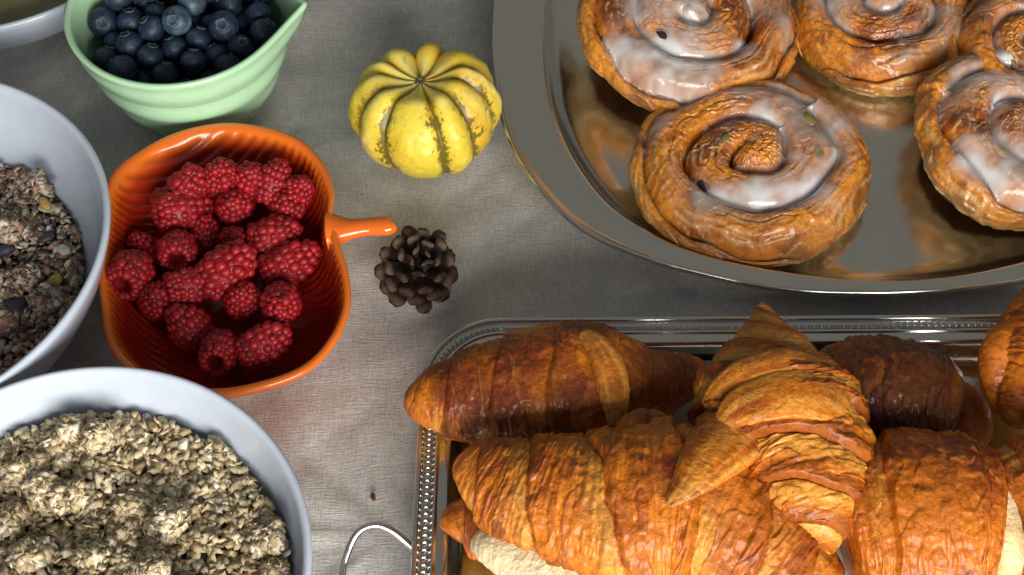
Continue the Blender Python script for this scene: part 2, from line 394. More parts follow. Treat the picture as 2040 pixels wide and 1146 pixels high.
# ------------------------------------------------------------------ green bowl
GB = (-14.3, 11.9)
def green_bowl():
    Rr, H = 5.05, 6.0; sp = P(612, 6, 6.4); phi = math.atan2(sp.y - GB[1], sp.x - GB[0]); L = math.hypot(sp.x - GB[0], sp.y - GB[1])
    outer = [(0, .12), (2.5, .12), (2.6, 0), (2.8, 0), (2.95, .25), (3.3, .7), (3.75, 1.5), (4.10, 2.4), (4.15, 2.5), (4.42, 3.3), (4.62, 4.2), (4.66, 4.3), (4.86, 5.1), (5.0, 5.75)]
    lip = [(5.05, 5.95), (4.95, 6.05), (4.8, 6.0), (4.72, 5.85)]
    inner = [(4.6, 5.1), (4.35, 3.9), (3.95, 2.6), (3.3, 1.4), (2.2, .7), (0, .6)]
    o_ = smooth_prof(outer[4:], 46)
    o_[:, 0] += .05 * np.sin((o_[:, 1]) * 2 * PI / 1.55 + .6) * sst(.4, 1.2, o_[:, 1]) * sst(5.9, 5.2, o_[:, 1])
    p = np.vstack([outer[:4], o_, lip, smooth_prof(inner, 26)])
    def fn(V, t, prof):
        d = np.arctan2(np.sin(t - phi), np.cos(t - phi)); wgt = np.exp(-(np.abs(d) / .30) ** 1.5)
        g = (sst(2.4, 6, prof[:, 1]) ** 2.0)[:, None] * wgt[None]
        k = np.maximum((L - 5.05), 0) * g
        V[..., 0] += k * math.cos(phi); V[..., 1] += k * math.sin(phi); V[..., 2] += .38 * g
        # narrow the throat toward the tip
        side = -math.sin(phi) * V[..., 0] + math.cos(phi) * V[..., 1]
        V[..., 0] -= -math.sin(phi) * side * g * .45; V[..., 1] -= math.cos(phi) * side * g * .45
        return V
    V, F = lathe(p, 240, fn)
    o = link('mixing_bowl', mesh('mixing_bowl', V, F, M['green']), None, (*GB, 0))
    tag(o, 'small mint green ribbed bowl with pouring spout, full of blueberries', 'bowl')
green_bowl()

# blueberries
def blueberry_mesh():
    prof = []
    for k in range(26):
        a = k / 25 * PI; r = math.sin(a); z = -math.cos(a) * .9
        if k >= 20:
            f = (k - 20) / 5; z -= .16 * (3 * f * f - 2 * f ** 3)
        prof.append((max(r, 0), z))
    V, F = lathe(prof, 32); 
    cr = []
    n = 40; t = np.linspace(0, 2 * PI, n, endpoint=False); tooth = .5 + .5 * np.cos(t * 5)
    rows = [(.22, .70, 0), (.28, .86, 0), (.36, .88, 1), (.34, .78, 0)]
    CV = np.stack([np.stack([(r + .12 * tooth * k) * np.cos(t), (r + .12 * tooth * k) * np.sin(t), z + .05 * tooth * k], -1) for r, z, k in rows])
    return V, F, CV, gridF(4, n)
bv, bf, cv, cf = blueberry_mesh()
BBM = {k: mesh('blueberry_skin', bv, bf, M[k]) for k in ('blueberry', 'bloom')}; BCM = mesh('blueberry_crown', cv, cf, M['crown'])
BB = [  # px, py, z, r, crown direction (x, y, z) or None, material, label
 (209, 45, 4.5, .70, (.1, -.75, .65), 0, 'dark blueberry against the left wall, its round eye facing forward'),
 (244, 6, 4.6, .64, (-.2, .6, .7), 0, 'blueberry beside the top edge above the left pair'),
 (267, 42, 4.6, .66, (0, .35, .9), 0, 'blueberry second from the left wall, crown ridge on its top'),
 (316, 28, 4.5, .58, (.3, .7, .5), 0, 'small dark blueberry between the crowned one and the pale pair'),
 (316, 66, 4.4, .63, (-.5, .2, .8), 0, 'blueberry left of the pale bloomy one in the middle'),
 (366, 38, 5.1, .68, (-.15, -.65, .65), 1, 'palest frosted blueberry on top of the heap, pale star crown facing forward'),
 (390, 14, 5.0, .66, (.5, .3, .8), 1, 'frosted blueberry tucked behind the palest one on top'),
 (433, 30, 4.5, .56, (.4, .5, .5), 0, 'small dark blueberry right of the frosted pair'),
 (447, 61, 4.7, .70, (.05, -.6, .75), 0, 'large blue blueberry right of centre with a small round eye'),
 (349, 90, 4.5, .58, (-.3, .4, .8), 0, 'blueberry straight in front of the palest one'),
 (399, 86, 4.5, .60, (.3, .5, .7), 0, 'purplish blueberry between the palest one and the large one with an eye'),
 (277, 98, 4.4, .64, (-.2, .3, .9), 0, 'blueberry in the left front with a smudged bloom'),
 (231, 90, 4.1, .62, (.6, .2, .5), 0, 'very dark blueberry in the left front shadow'),
 (227, 133, 3.9, .66, (.2, .7, .4), 0, 'dark blueberry touching the left front wall'),
 (258, 150, 4.1, .70, (-.6, .4, .3), 0, 'grey-black blueberry cut by the front rim on the left'),
 (316, 133, 4.1, .60, (.3, .4, .8), 0, 'dark blueberry near the front rim, left of centre'),
 (380, 131, 4.2, .60, (.1, .6, .7), 0, 'dark blueberry near the front rim, right of centre'),
 (436, 121, 4.1, .60, (-.4, .5, .6), 0, 'dim blueberry between the front rim and the large one with an eye'),
 (444, 146, 4.0, .62, (.5, .5, .5), 0, 'blueberry cut by the front rim on the right'),
 (484, 96, 4.1, .60, (.3, -.2, .8), 0, 'nearly black blueberry in the right front shadow'),
 (522, 72, 4.4, .66, (.5, .3, .6), 0, 'blueberry pressed against the right wall under the spout'),
 (508, 28, 4.4, .62, (0, .8, .4), 0, 'blueberry by the right wall just inside the spout'),
 (450, 0, 4.6, .64, (-.3, .5, .7), 0, 'blueberry at the top edge behind the small dark ones'),
 (488, -10, 4.7, .66, (.3, .3, .7), 0, 'blueberry at the top edge nearest the spout'),
 (333, -8, 4.7, .62, (.1, .6, .7), 0, 'blueberry at the top edge left of the frosted pair'),
 (290, -14, 4.4, .60, (.6, .2, .5), 0, 'blueberry at the top edge behind the crowned one'),
 (345, 158, 3.9, .60, (.2, .5, .7), 0, 'blueberry mostly hidden behind the middle of the front rim')]
def relax(items, cx, cy, Rf, it=40, fixz=True):
    p = np.array([i[:3] for i in items], float); r = np.array([i[3] for i in items])
    for _ in range(it):
        for a in range(len(p)):
            for b in range(a + 1, len(p)):
                d = p[b] - p[a]; L = np.linalg.norm(d) + 1e-6; o = (r[a] + r[b]) * .96 - L
                if o > 0:
                    d = d / L * o * .5; p[a] -= d; p[b] += d
            dd = np.hypot(p[a, 0] - cx, p[a, 1] - cy); lim = Rf(p[a, 2]) - r[a]
            if dd > lim: p[a, 0] = cx + (p[a, 0] - cx) * lim / dd; p[a, 1] = cy + (p[a, 1] - cy) * lim / dd
    return p
Rgb = lambda z: np.interp(z, [.6, 1.4, 2.6, 3.9, 5.1, 6], [2.2, 3.3, 3.95, 4.35, 4.6, 4.8])
its = []
for (px, py, z, r, d, k, lab) in BB:
    q = P(px, py, z); its.append([q.x, q.y, q.z, r, d, k, lab])
rg = random.Random(5)
for k in range(14):    # far half of the heap, outside the frame
    a = rg.uniform(.35, PI - .35); rr = rg.uniform(1.6, 3.7); its.append([GB[0] + rr * math.cos(a), GB[1] + rr * math.sin(a) + .6, 4.2 + rg.random() * .5, .64, (rg.uniform(-1, 1), rg.uniform(-1, 1), .8), 0, None])
for k in range(46):    # layer underneath
    a = rg.uniform(0, 2 * PI); rr = 3.6 * math.sqrt(rg.random()); its.append([GB[0] + rr * math.cos(a), GB[1] + rr * math.sin(a), 3.1 + rg.random() * .35, .64, (rg.uniform(-1, 1), rg.uniform(-1, 1), .5), 0, None])
pp = relax(its, GB[0], GB[1], Rgb)
for (it_, p) in zip(its, pp):
    r, d, k, lab = it_[3:]
    o = link('blueberry', BBM['bloom' if k else 'blueberry'], None, p); o.scale = (r, r, r)
    o.rotation_euler = Vector(d).to_track_quat('Z', 'Y').to_euler()
    tag(o, (lab if lab else 'blueberry mostly buried or hidden in the heap inside the green bowl'), 'blueberry', 'blueberries heaped in the green bowl')
    link('crown', BCM, o)

# ------------------------------------------------------------------ orange leaf dish
ZR = 3.2
out_px = [(662, 430), (664, 379), (642, 324), (598, 280), (528, 255), (443, 247), (354, 265), (279, 302), (226, 345), (206, 400), (200, 455), (196, 505), (198, 560), (202, 603), (210, 668), (232, 715), (275, 755), (334, 777), (394, 787), (443, 789), (503, 779), (578, 757), (630, 727), (672, 677), (695, 623), (698, 578), (690, 530), (676, 488), (668, 460)]
OD = np.array([P(a, b, ZR)[:2] for a, b in out_px]); OC = OD.mean(0)
curve = closed_curve(OD - OC, 320)
def dish():
    ang = np.arctan2(curve[:, 1], curve[:, 0])
    outer = [(0, .0, 0), (.52, 0, 0), (.56, .05, 0), (.70, .5, 0), (.84, 1.4, 0), (.93, 2.3, 0), (.975, 2.9, 0), (1.0, 3.1, 0)]
    lip = [(1.004, 3.22, 0), (.995, 3.3, 0), (.975, 3.33, 0), (.955, 3.28, 0), (.94, 3.16, 0)]
    inner = [(.925, 2.95, 1), (.885, 2.3, 1), (.83, 1.6, 1), (.74, .98, 1), (.6, .62, 1), (.4, .5, 1), (.2, .48, 1), (0.0, .48, 0)]
    pr = np.vstack([smooth_prof(outer, 30), lip, smooth_prof(inner, 60)])
    s_, z_ = pr[:, 0], pr[:, 1]; rid = np.clip(pr[:, 2], 0, 1)
    V = np.stack([curve[None, :, 0] * s_[:, None], curve[None, :, 1] * s_[:, None], z_[:, None] * np.ones(len(curve))], -1)
    # vein ridges sweeping from the stem (+x) round to the far side
    x, y = V[..., 0], V[..., 1]
    sgn = np.where(y > 0, 1, -1); ph = (np.abs(y) * 1.0 - (x) * .42 + .02 * x * x) * 2 * PI / .36
    rad = ang[None] * 96 / 1. + s_[:, None] * 14
    rd = np.sin(ph + 1.2 * fbm(x, y, 0, .4, 2, 4)); amp = .062 * rid[:, None] * sst(.55, .78, s_)[:, None] * (s_[:, None] < .95)
    V[..., 2] += amp * (rd ** 3 * .6 + rd * .4)
    nr = np.linalg.norm(curve, axis=1)
    V[..., 0] -= curve[None, :, 0] / nr * amp * rd * .6; V[..., 1] -= curve[None, :, 1] / nr * amp * rd * .6
    root = empty('leaf_dish', (OC[0], OC[1], 0), 'glossy orange leaf-shaped dish with stubby stem handle holding raspberries', 'dish')
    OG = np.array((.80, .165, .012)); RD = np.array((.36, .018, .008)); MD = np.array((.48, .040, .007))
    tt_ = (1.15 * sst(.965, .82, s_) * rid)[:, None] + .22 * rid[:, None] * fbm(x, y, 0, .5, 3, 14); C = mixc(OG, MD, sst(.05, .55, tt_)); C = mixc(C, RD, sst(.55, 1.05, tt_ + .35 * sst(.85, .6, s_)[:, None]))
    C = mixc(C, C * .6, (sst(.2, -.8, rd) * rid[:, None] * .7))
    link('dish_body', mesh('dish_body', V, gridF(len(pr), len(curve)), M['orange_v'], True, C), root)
    a, b, c, d = P(655, 462, 2.75), P(695, 457, 2.85), P(735, 452, 2.95), P(772, 450, 3.0)
    pts = [Vector(q) - Vector((OC[0], OC[1], 0)) for q in (a, b, c, d, P(778, 449, 3.0))]
    V, F = tube(pts, [.95, .52, .42, .46, .34], 24, 50, .8)
    link('handle', mesh('handle', V, F, M['orange']), root)
dish()

def raspberry_mesh(seed, L=1.0, openness=.42):
    rg = np.random.default_rng(seed); parts = []
    prof = [(.64, -.96), (.80, -.80), (.86, -.58), (.92, -.22), (.87, .16), (.74, .50), (.52, .80), (.24, 1.0), (0, 1.08)]
    body = [(0, -.1), (.25, -.2), (.36, -.6), (.42, -.85), (.55, -.98), (.80, -.76), (.93, -.3), (.89, .15), (.74, .5), (.48, .85), (0, 1.06)]
    V, F = lathe(smooth_prof(body, 30), 24)
    shade = np.where((np.hypot(V[..., 0], V[..., 1]) < .5) & (V[..., 2] < -.08), 1., 0)[..., None]
    C = np.array((.34, .008, .018)) * (1 - shade) + np.array((.30, .012, .02)) * shade
    parts.append((V, tri(F), C.reshape(-1, 3)))
    for i, (r, z) in enumerate(prof):
        n = max(1, int(2 * PI * r / .30)); off = rg.random() * 6
        for k in range(n):
            a = off + 2 * PI * k / n + rg.normal() * .06; q = .195 * (1 + rg.normal() * .09)
            rr = r * .91 * (1 + rg.normal() * .02); c = np.array((rr * math.cos(a), rr * math.sin(a), z * L + rg.normal() * .02))
            v = ICO3[0] * q * np.array((1, 1, 1.08)) * (1 + .12 * rg.normal()) + c
            col = np.array((.36, .005, .011)) * (.6 + .55 * rg.random())
            # one red tone per drupelet, varied at random
            parts.append((v, ICO3[1], col))
    V, F, C = merge(parts)
    return mesh('raspberry', V, F, M['rasp'], True, C)
RM = [raspberry_mesh(k, 1 + .08 * (k % 3)) for k in range(4)]
RB = [ # px, py, z, size, axis tip direction, label
 (352, 327, 2.8, 1.02, (.5, .3, .5), 'raspberry at the upper left of the heap, lying tip to the right'),
 (441, 330, 2.9, .98, (0.05, -.35, .9), 'bright raspberry standing tip up under the shiny back rim'),
 (500, 348, 2.6, .98, (.2, -.3, .8), 'dusky raspberry right of the bright upright one'),
 (565, 338, 2.7, .95, (.3, .5, .5), 'dim raspberry against the upper right wall'),
 (576, 402, 2.2, 1.05, (.1, -.75, .6), 'bright raspberry at the right with its tip pointing down to the viewer'),
 (366, 418, 2.35, 1.16, (.80, .35, -.25), 'largest upper raspberry lying sideways, open hollow facing left'),
 (468, 411, 2.1, 1.05, (.1, -.5, .75), 'raspberry in the middle of the upper half with tip forward'),
 (312, 390, 2.0, .95, (-.3, .4, .6), 'dim raspberry behind the big one with the open hollow'),
 (354, 496, 2.2, 1.02, (-.1, .75, -.35), 'raspberry with a dark hollow facing the viewer, left of centre'),
 (409, 466, 1.7, .82, (.2, .3, .9), 'small dim raspberry between the two hollow ones'),
 (464, 482, 1.8, .80, (.3, -.3, .9), 'small raspberry in the very middle of the dish'),
 (548, 470, 2.1, 1.08, (.9, .1, .3), 'raspberry lying sideways right of the middle'),
 (262, 543, 2.5, 1.14, (.15, .75, -.30), 'raspberry climbing the left wall with its hollow facing down'),
 (456, 540, 2.6, 1.22, (.75, .25, .5), 'largest bright raspberry in the centre of the heap'),
 (380, 570, 2.2, .95, (.7, .35, -.2), 'raspberry left below the big central one, hollow facing left'),
 (314, 600, 2.0, 1.0, (.1, -.55, .8), 'raspberry low on the left with lit drupelets at its tip'),
 (481, 593, 2.1, .95, (.1, -.3, .9), 'raspberry right below the big central one, tip up'),
 (560, 606, 2.3, 1.02, (.1, -.75, .6), 'bright raspberry low on the right pointing down'),
 (580, 524, 1.9, 1.12, (.85, .3, .3), 'broad dusky raspberry lying by the right wall'),
 (376, 652, 1.75, 1.05, (-.5, .4, .6), 'dark raspberry sunk deep at the lower left'),
 (441, 700, 1.85, 1.02, (.1, .75, -.35), 'raspberry at the bottom with a dark hollow facing the viewer'),
 (528, 686, 2.2, 1.06, (.8, .35, .35), 'bright raspberry at the bottom right lying on its side'),
 (606, 358, 2.5, .9, (.4, -.2, .7), 'dim raspberry in the upper right corner of the dish'),
 (344, 300, 2.9, .85, (.2, .5, .6), 'raspberry half hidden behind the upper left one'),
 (287, 500, 1.4, .9, (-.3, .2, .8), 'sunken raspberry above the one climbing the left wall'),
 (395, 376, 1.9, .85, (.3, .3, .8), 'sunken raspberry behind the biggest upper one')]
its = []
for (px, py, z, sz, d, lab) in RB:
    q = P(px, py, z); sz *= .86; its.append([q.x, q.y, q.z, sz * .95, sz, d, lab])
pr_ = np.array([i[:3] for i in its]); rr_ = np.array([i[3] for i in its])
for _ in range(12):
    for a in range(len(pr_)):
        for b in range(a + 1, len(pr_)):
            d = pr_[b] - pr_[a]; L = np.linalg.norm(d); o = (rr_[a] + rr_[b]) * .84 - L
            if o > 0: d = d / L * o * .25; pr_[a] -= d; pr_[b] += d
for k, (it_, p) in enumerate(zip(its, pr_)):
    sz, d, lab = it_[4:]; p[2] = max(min(p[2], 2.95), .55 + .8 * sz); dd = math.hypot(p[0] - OC[0], p[1] - OC[1]); p[0] += (OC[0] - p[0]) * max(0, 1 - 4.95 / dd); p[1] += (OC[1] - p[1]) * max(0, 1 - 4.95 / dd)
    o = link('raspberry', RM[k % 4], None, p); o.scale = (sz * .98, sz * .98, sz * 1.02)
    o.rotation_euler = (Vector(d).to_track_quat('Z', 'Y').to_matrix() @ Matrix.Rotation(k * 1.7, 3, 'Z')).to_euler()
    tag(o, lab, 'raspberry', 'raspberries in the orange leaf dish')

# ------------------------------------------------------------------ gourd
def gourd():
    nu, nv = 150, 420; a = np.linspace(0, PI, nu)[:, None]; t = np.linspace(0, 2 * PI, nv, endpoint=False)[None]
    nl = 10; tt = t + .13 * np.sin(t * 2 + 1.) + .05 * np.sin(t * 5)
    lob = np.abs(np.cos(tt * nl / 2 + .0)) ; g = (1 - lob ** .75)
    pole = np.sin(a)
    R = 3.36 * (1 - (.17 + .05 * np.sin(t)) * g * sst(.0, .55, pole)) * (1 + .045 * vn(t * nl / (2 * PI) * 1., 0 * t, 0, 4))
    # flattened body, shoulders puffed up near the top
    rr = R * pole ** .82; z = -np.cos(a) * 2.55 * (1 - .0 * g) + 0 * t
    topk = sst(.55 * PI, .95 * PI, a)
    z = z - .85 * sst(.80 * PI, PI, a) - .42 * g * topk * pole ** .4 * 1.6
    x, y = rr * np.cos(t), rr * np.sin(t)
    n = fbm(x, y, z, .9, 3, 2); rr = rr * (1 + .03 * n + .012 * fbm(x, y, z, 3, 2, 6)); x, y = rr * np.cos(t), rr * np.sin(t)
    V = np.stack([x, y, z + 2.5], -1)
    yel = np.array((.80, .63, .06)); gold = np.array((.64, .36, .015)); pale = np.array((.84, .72, .20)); ol = np.array((.15, .12, .012)); org = np.array((.62, .20, .01))
    C = mixc(yel, gold, np.clip(.5 + 1.2 * fbm(x, y, z, .55, 3, 8), 0, 1) * .7)
    C = mixc(C, pale, sst(.55, 1, lob) * sst(.0, .5, fbm(x, y, z, .7, 2, 12) + .15) * .8)
    front = sst(.1, -.35, np.sin(t + .0)) * np.ones_like(x)
    stripe = g - .06 + .28 * vn(t * 45, a * 22, 0, 19) + .50 * fbm(x, y, z, 2.6, 4, 3) + .10 * vn(t * 60, a * 26, 0, 9)
    st = sst(.40, .50, stripe) * sst(.93 * PI, .72 * PI, a + .12 * fbm(x, y, z, 1.5, 2, 5)) * front
    C = mixc(C, gold * .8, sst(.35, .85, g) * .75)
    C = mixc(C, pale, sst(.45, .12, pole) * sst(PI / 2, PI * .6, a) * .7)
    C = mixc(C, org, sst(.15, .5, fbm(x, y, z, .5, 2, 31)) * sst(0., 1, np.cos(t - .1)) * .6)
    C = mixc(C, gold * .6, sst(.55, 1.0, g + .30 * fbm(x, y, z, 2.2, 3, 51)) * .6)
    C = mixc(C, ol, st * .93)
    C = mixc(C, ol * 1.4, sst(.52, .68, fbm(x, y, z, 3.5, 2, 77)) * .35)
    c = P(856, 222, 2.5)
    root = empty('ornamental_gourd', (c.x + .05, c.y - .18, .0), 'small ribbed yellow gourd with green speckled grooves beside the oval tray', 'gourd', rot=(math.radians(-7), math.radians(-4), .1))
    link('skin', mesh('skin', V, gridF(nu, nv), M['gourd'], True, C), root)
    zt = float(V[-1, 0, 2])
    rows = [(0, .06), (.08, .07), (.12, .11), (.17, .09), (.23, .03), (.30, -.05)]
    def fn(Q, tt_, pr): Q[..., 2] += .05 * np.cos(tt_ * 10) * (pr[:, 0] > .15)[:, None]; return Q
    SV, SF = lathe(rows, 60, fn); rc = np.hypot(SV[..., 0], SV[..., 1])
    SCc = mixc((.36, .30, .18), (.10, .06, .015), sst(.08, .15, rc) * sst(.34, .2, rc))
    link('stem_scar', mesh('stem_scar', SV, SF, M['gourd'], True, SCc), root, (0, 0, zt - .04))
gourd()

# ------------------------------------------------------------------ pine cone
def pine_cone():
    c = P(836, 530, 1.5); rot = (math.radians(18), math.radians(6), .3)
    root = empty('pine_cone', (c.x, c.y, 1.55), 'small dark brown open pine cone at the end of the orange stem', 'pine cone', rot=rot)
    V, F = lathe([(0, -1.25), (.5, -1.1), (.7, -.5), (.62, .1), (.35, .6), (0, .75)], 20)
    link('core', mesh('core', V, F, M['cone'], True, np.broadcast_to(np.array((.018, .010, .008)), (len(V) * 20, 3))), root)
    rg = np.random.default_rng(11); GA = 2.39996
    def scale_mesh(seed):
        r = np.random.default_rng(seed); nu, nv = 12, 14; rows = []; cols = []
        for i in range(nu):
            f = i / (nu - 1); wd = .14 + .26 * f ** .9; th = .04 + .075 * f ** 1.5
            if f > .78: k = (f - .78) / .22; wd *= math.sqrt(max(0, 1 - (.9 * k) ** 2)); th *= math.sqrt(max(0.02, 1 - (.97 * k) ** 2))
            a = np.linspace(0, 2 * PI, nv, endpoint=False)
            px = f * 1.0 + .0 * a; py = wd * np.sign(np.cos(a)) * np.abs(np.cos(a)) ** .8; pz = th * np.sin(a) + .22 * f * f + .05 * np.abs(np.cos(a)) * -f + .04 * np.where(np.abs(np.cos(a)) < .3, 1, 0) * f
            rows.append(np.stack([px, py, pz], -1) + r.normal(size=(nv, 3)) * .008)
            dk = np.array((.006, .0025, .002)); tip = np.array((.020, .009, .0065)); ring = np.array((.12, .07, .048))
            cc = dk * (1 - f) + tip * f
            if .80 < f < .93: cc = ring * .8
            cols.append(np.tile(cc, (nv, 1)))
        rows = [np.repeat(rows[0].mean(0)[None], nv, 0)] + rows + [np.repeat(rows[-1].mean(0)[None], nv, 0)]; cols = [cols[0]] + cols + [cols[-1]]
        return mesh('scale', np.array(rows), gridF(nu + 2, nv), M['cone'], True, np.array(cols).reshape(-1, 3))
    ms = [scale_mesh(k) for k in range(4)]
    N = 40
    for i in range(N):
        f = (i + .5) / N; pol = .22 + f ** .72 * 1.95; az = i * GA
        ln = .72 + .92 * math.sin(min(pol, PI / 2)) ** .8; d = Vector((math.sin(pol) * math.cos(az), math.sin(pol) * math.sin(az), math.cos(pol)))
        base = Vector((0, 0, .35 - f * 1.25))
        zax = Vector((0, 0, 1)) - d * d.z; zax = zax.normalized() if zax.length > .1 else Vector((1, 0, 0))
        yax = zax.cross(d); mt = Matrix((d, yax, zax)).transposed()
        o = link('scale', ms[i % 4], root, base + d * .1); o.rotation_euler = mt.to_euler(); s_ = ln * (1 + rg.normal() * .06); o.scale = (s_, .75 + .45 * f, .9 + .3 * f)
pine_cone()

# ------------------------------------------------------------------ oval steel tray
def oval_tray():
    O = [(-.45, 12.8), (-.35, 10.6), (-.07, 7.87), (.83, 5.18), (2.32, 2.72), (3.9, 1.25), (5.95, .05), (7.6, -.62), (10.08, -1.46), (12.21, -1.9), (14.4, -2.1), (16.4, -2.16)]
    I = [(1.95, 12.8), (2.0, 10.9), (2.16, 9.03), (2.76, 6.6), (3.68, 4.42), (4.71, 2.87), (6.4, 1.35), (7.9, .48), (9.6, -.2), (11.8, -.82), (14.1, -1.27), (16.4, -1.42)]
    cx, cy = 16.4, 12.8; n = 480
    def full(q):
        q = np.array(q) - (cx, cy); a = q; b = q[::-1][1:] * (-1, 1); c_ = q[1:] * (-1, -1); d = (q[::-1][1:-1]) * (1, -1)
        return np.vstack([a, b, c_, d])
    o_, i_ = full(O), full(I)
    def res(q, n):
        # quasi-angular sampling so that both curves pair up
        c2 = closed_curve(q, 2400); an = np.unwrap(np.arctan2(c2[:, 1], c2[:, 0])); an -= an[0] // (2 * PI) * 2 * PI
        t = TS; k = np.argsort(an % (2 * PI)); aa = (an % (2 * PI))[k]; x = c2[k, 0]; y = c2[k, 1]
        tt = t % (2 * PI); return np.stack([np.interp(tt, aa, x, period=2 * PI), np.interp(tt, aa, y, period=2 * PI)], -1), tt
    a1 = math.atan2(*(np.array(P(1052, 158, 1.5)[:2]) - (cx, cy))[::-1]) % (2 * PI); a2 = math.atan2(*(np.array(P(1316, 484, 1.5)[:2]) - (cx, cy))[::-1]) % (2 * PI)
    ex = [a + d for a in (a1, a2, (PI - a1) % (2 * PI), (PI - a2) % (2 * PI)) for d in (-.012, -.006, -.003, -.0015, 0, .0015, .003, .006, .012)]
    TS = np.sort(np.r_[np.linspace(0, 2 * PI, 480, endpoint=False), np.array(ex) % (2 * PI)]); n = len(TS)
    oc, tt = res(o_, n); ic, _ = res(i_, n)
    rows = []
    def add(cv, z): rows.append(np.concatenate([cv, np.full((n, 1), z) if np.isscalar(z) else z[:, None]], 1))
    un = oc / np.linalg.norm(oc, axis=1)[:, None]
    # handle recess between the two grooves on either short side
    a1 = math.atan2(*(np.array(P(1052, 158, 1.5)[:2]) - (cx, cy))[::-1]) % (2 * PI); a2 = math.atan2(*(np.array(P(1316, 484, 1.5)[:2]) - (cx, cy))[::-1]) % (2 * PI)
    def inset(tq):
        f = np.zeros(len(tq))
        for lo, hi in ((a1, a2), ((PI - a2) % (2 * PI), (PI - a1) % (2 * PI))):
            lo, hi = min(lo, hi), max(lo, hi)
            f = np.maximum(f, sst(lo - .0032, lo + .0032, tq) * sst(hi + .0032, hi - .0032, tq))
        return f
    rec = .045 * inset(tt)
    for f in (0, .3, .6, .85): add(ic * f * .86, .32)
    wall = smooth_prof([(.86, .32), (.90, .36), (.945, .60), (.975, .98), (.992, 1.30), (1.0, 1.42)], 26)
    for f, z in wall: add(ic * f, z)
    lerp = lambda f: ic * (1 - f) + oc * f
    for f, z in ((.04, 1.47), (.10, 1.49)): add(lerp(f), z)
    for f in (.13, .145, .3, .5, .7, .845, .86): add(lerp(f), 1.495 + .02 * f - rec * (1 if .14 < f < .85 else 0))
    for f, z in ((.90, 1.52), (.94, 1.58)): add(lerp(f), z)
    for d, z in ((-.10, 1.64), (-.03, 1.62), (.02, 1.55), (.03, 1.45), (0, 1.36), (-.08, 1.33), (-.2, 1.36)): add(oc + un * d, z)
    for f, z in ((.8, 1.38), (.2, 1.36)): add(lerp(f), z)
    for f, z in wall[::-3]: add(ic * f * 1.0 - 0, z - .12)
    add(ic * .5, .18); add(ic * 0, .18)
    root = empty('oval_platter', (cx, cy, -.1), 'big oval polished steel platter with wide rim carrying iced pastries', 'platter')
    link('platter_body', mesh('platter_body', np.array(rows), gridF(len(rows), n), M['steel']), root)
oval_tray()
TZ = .24

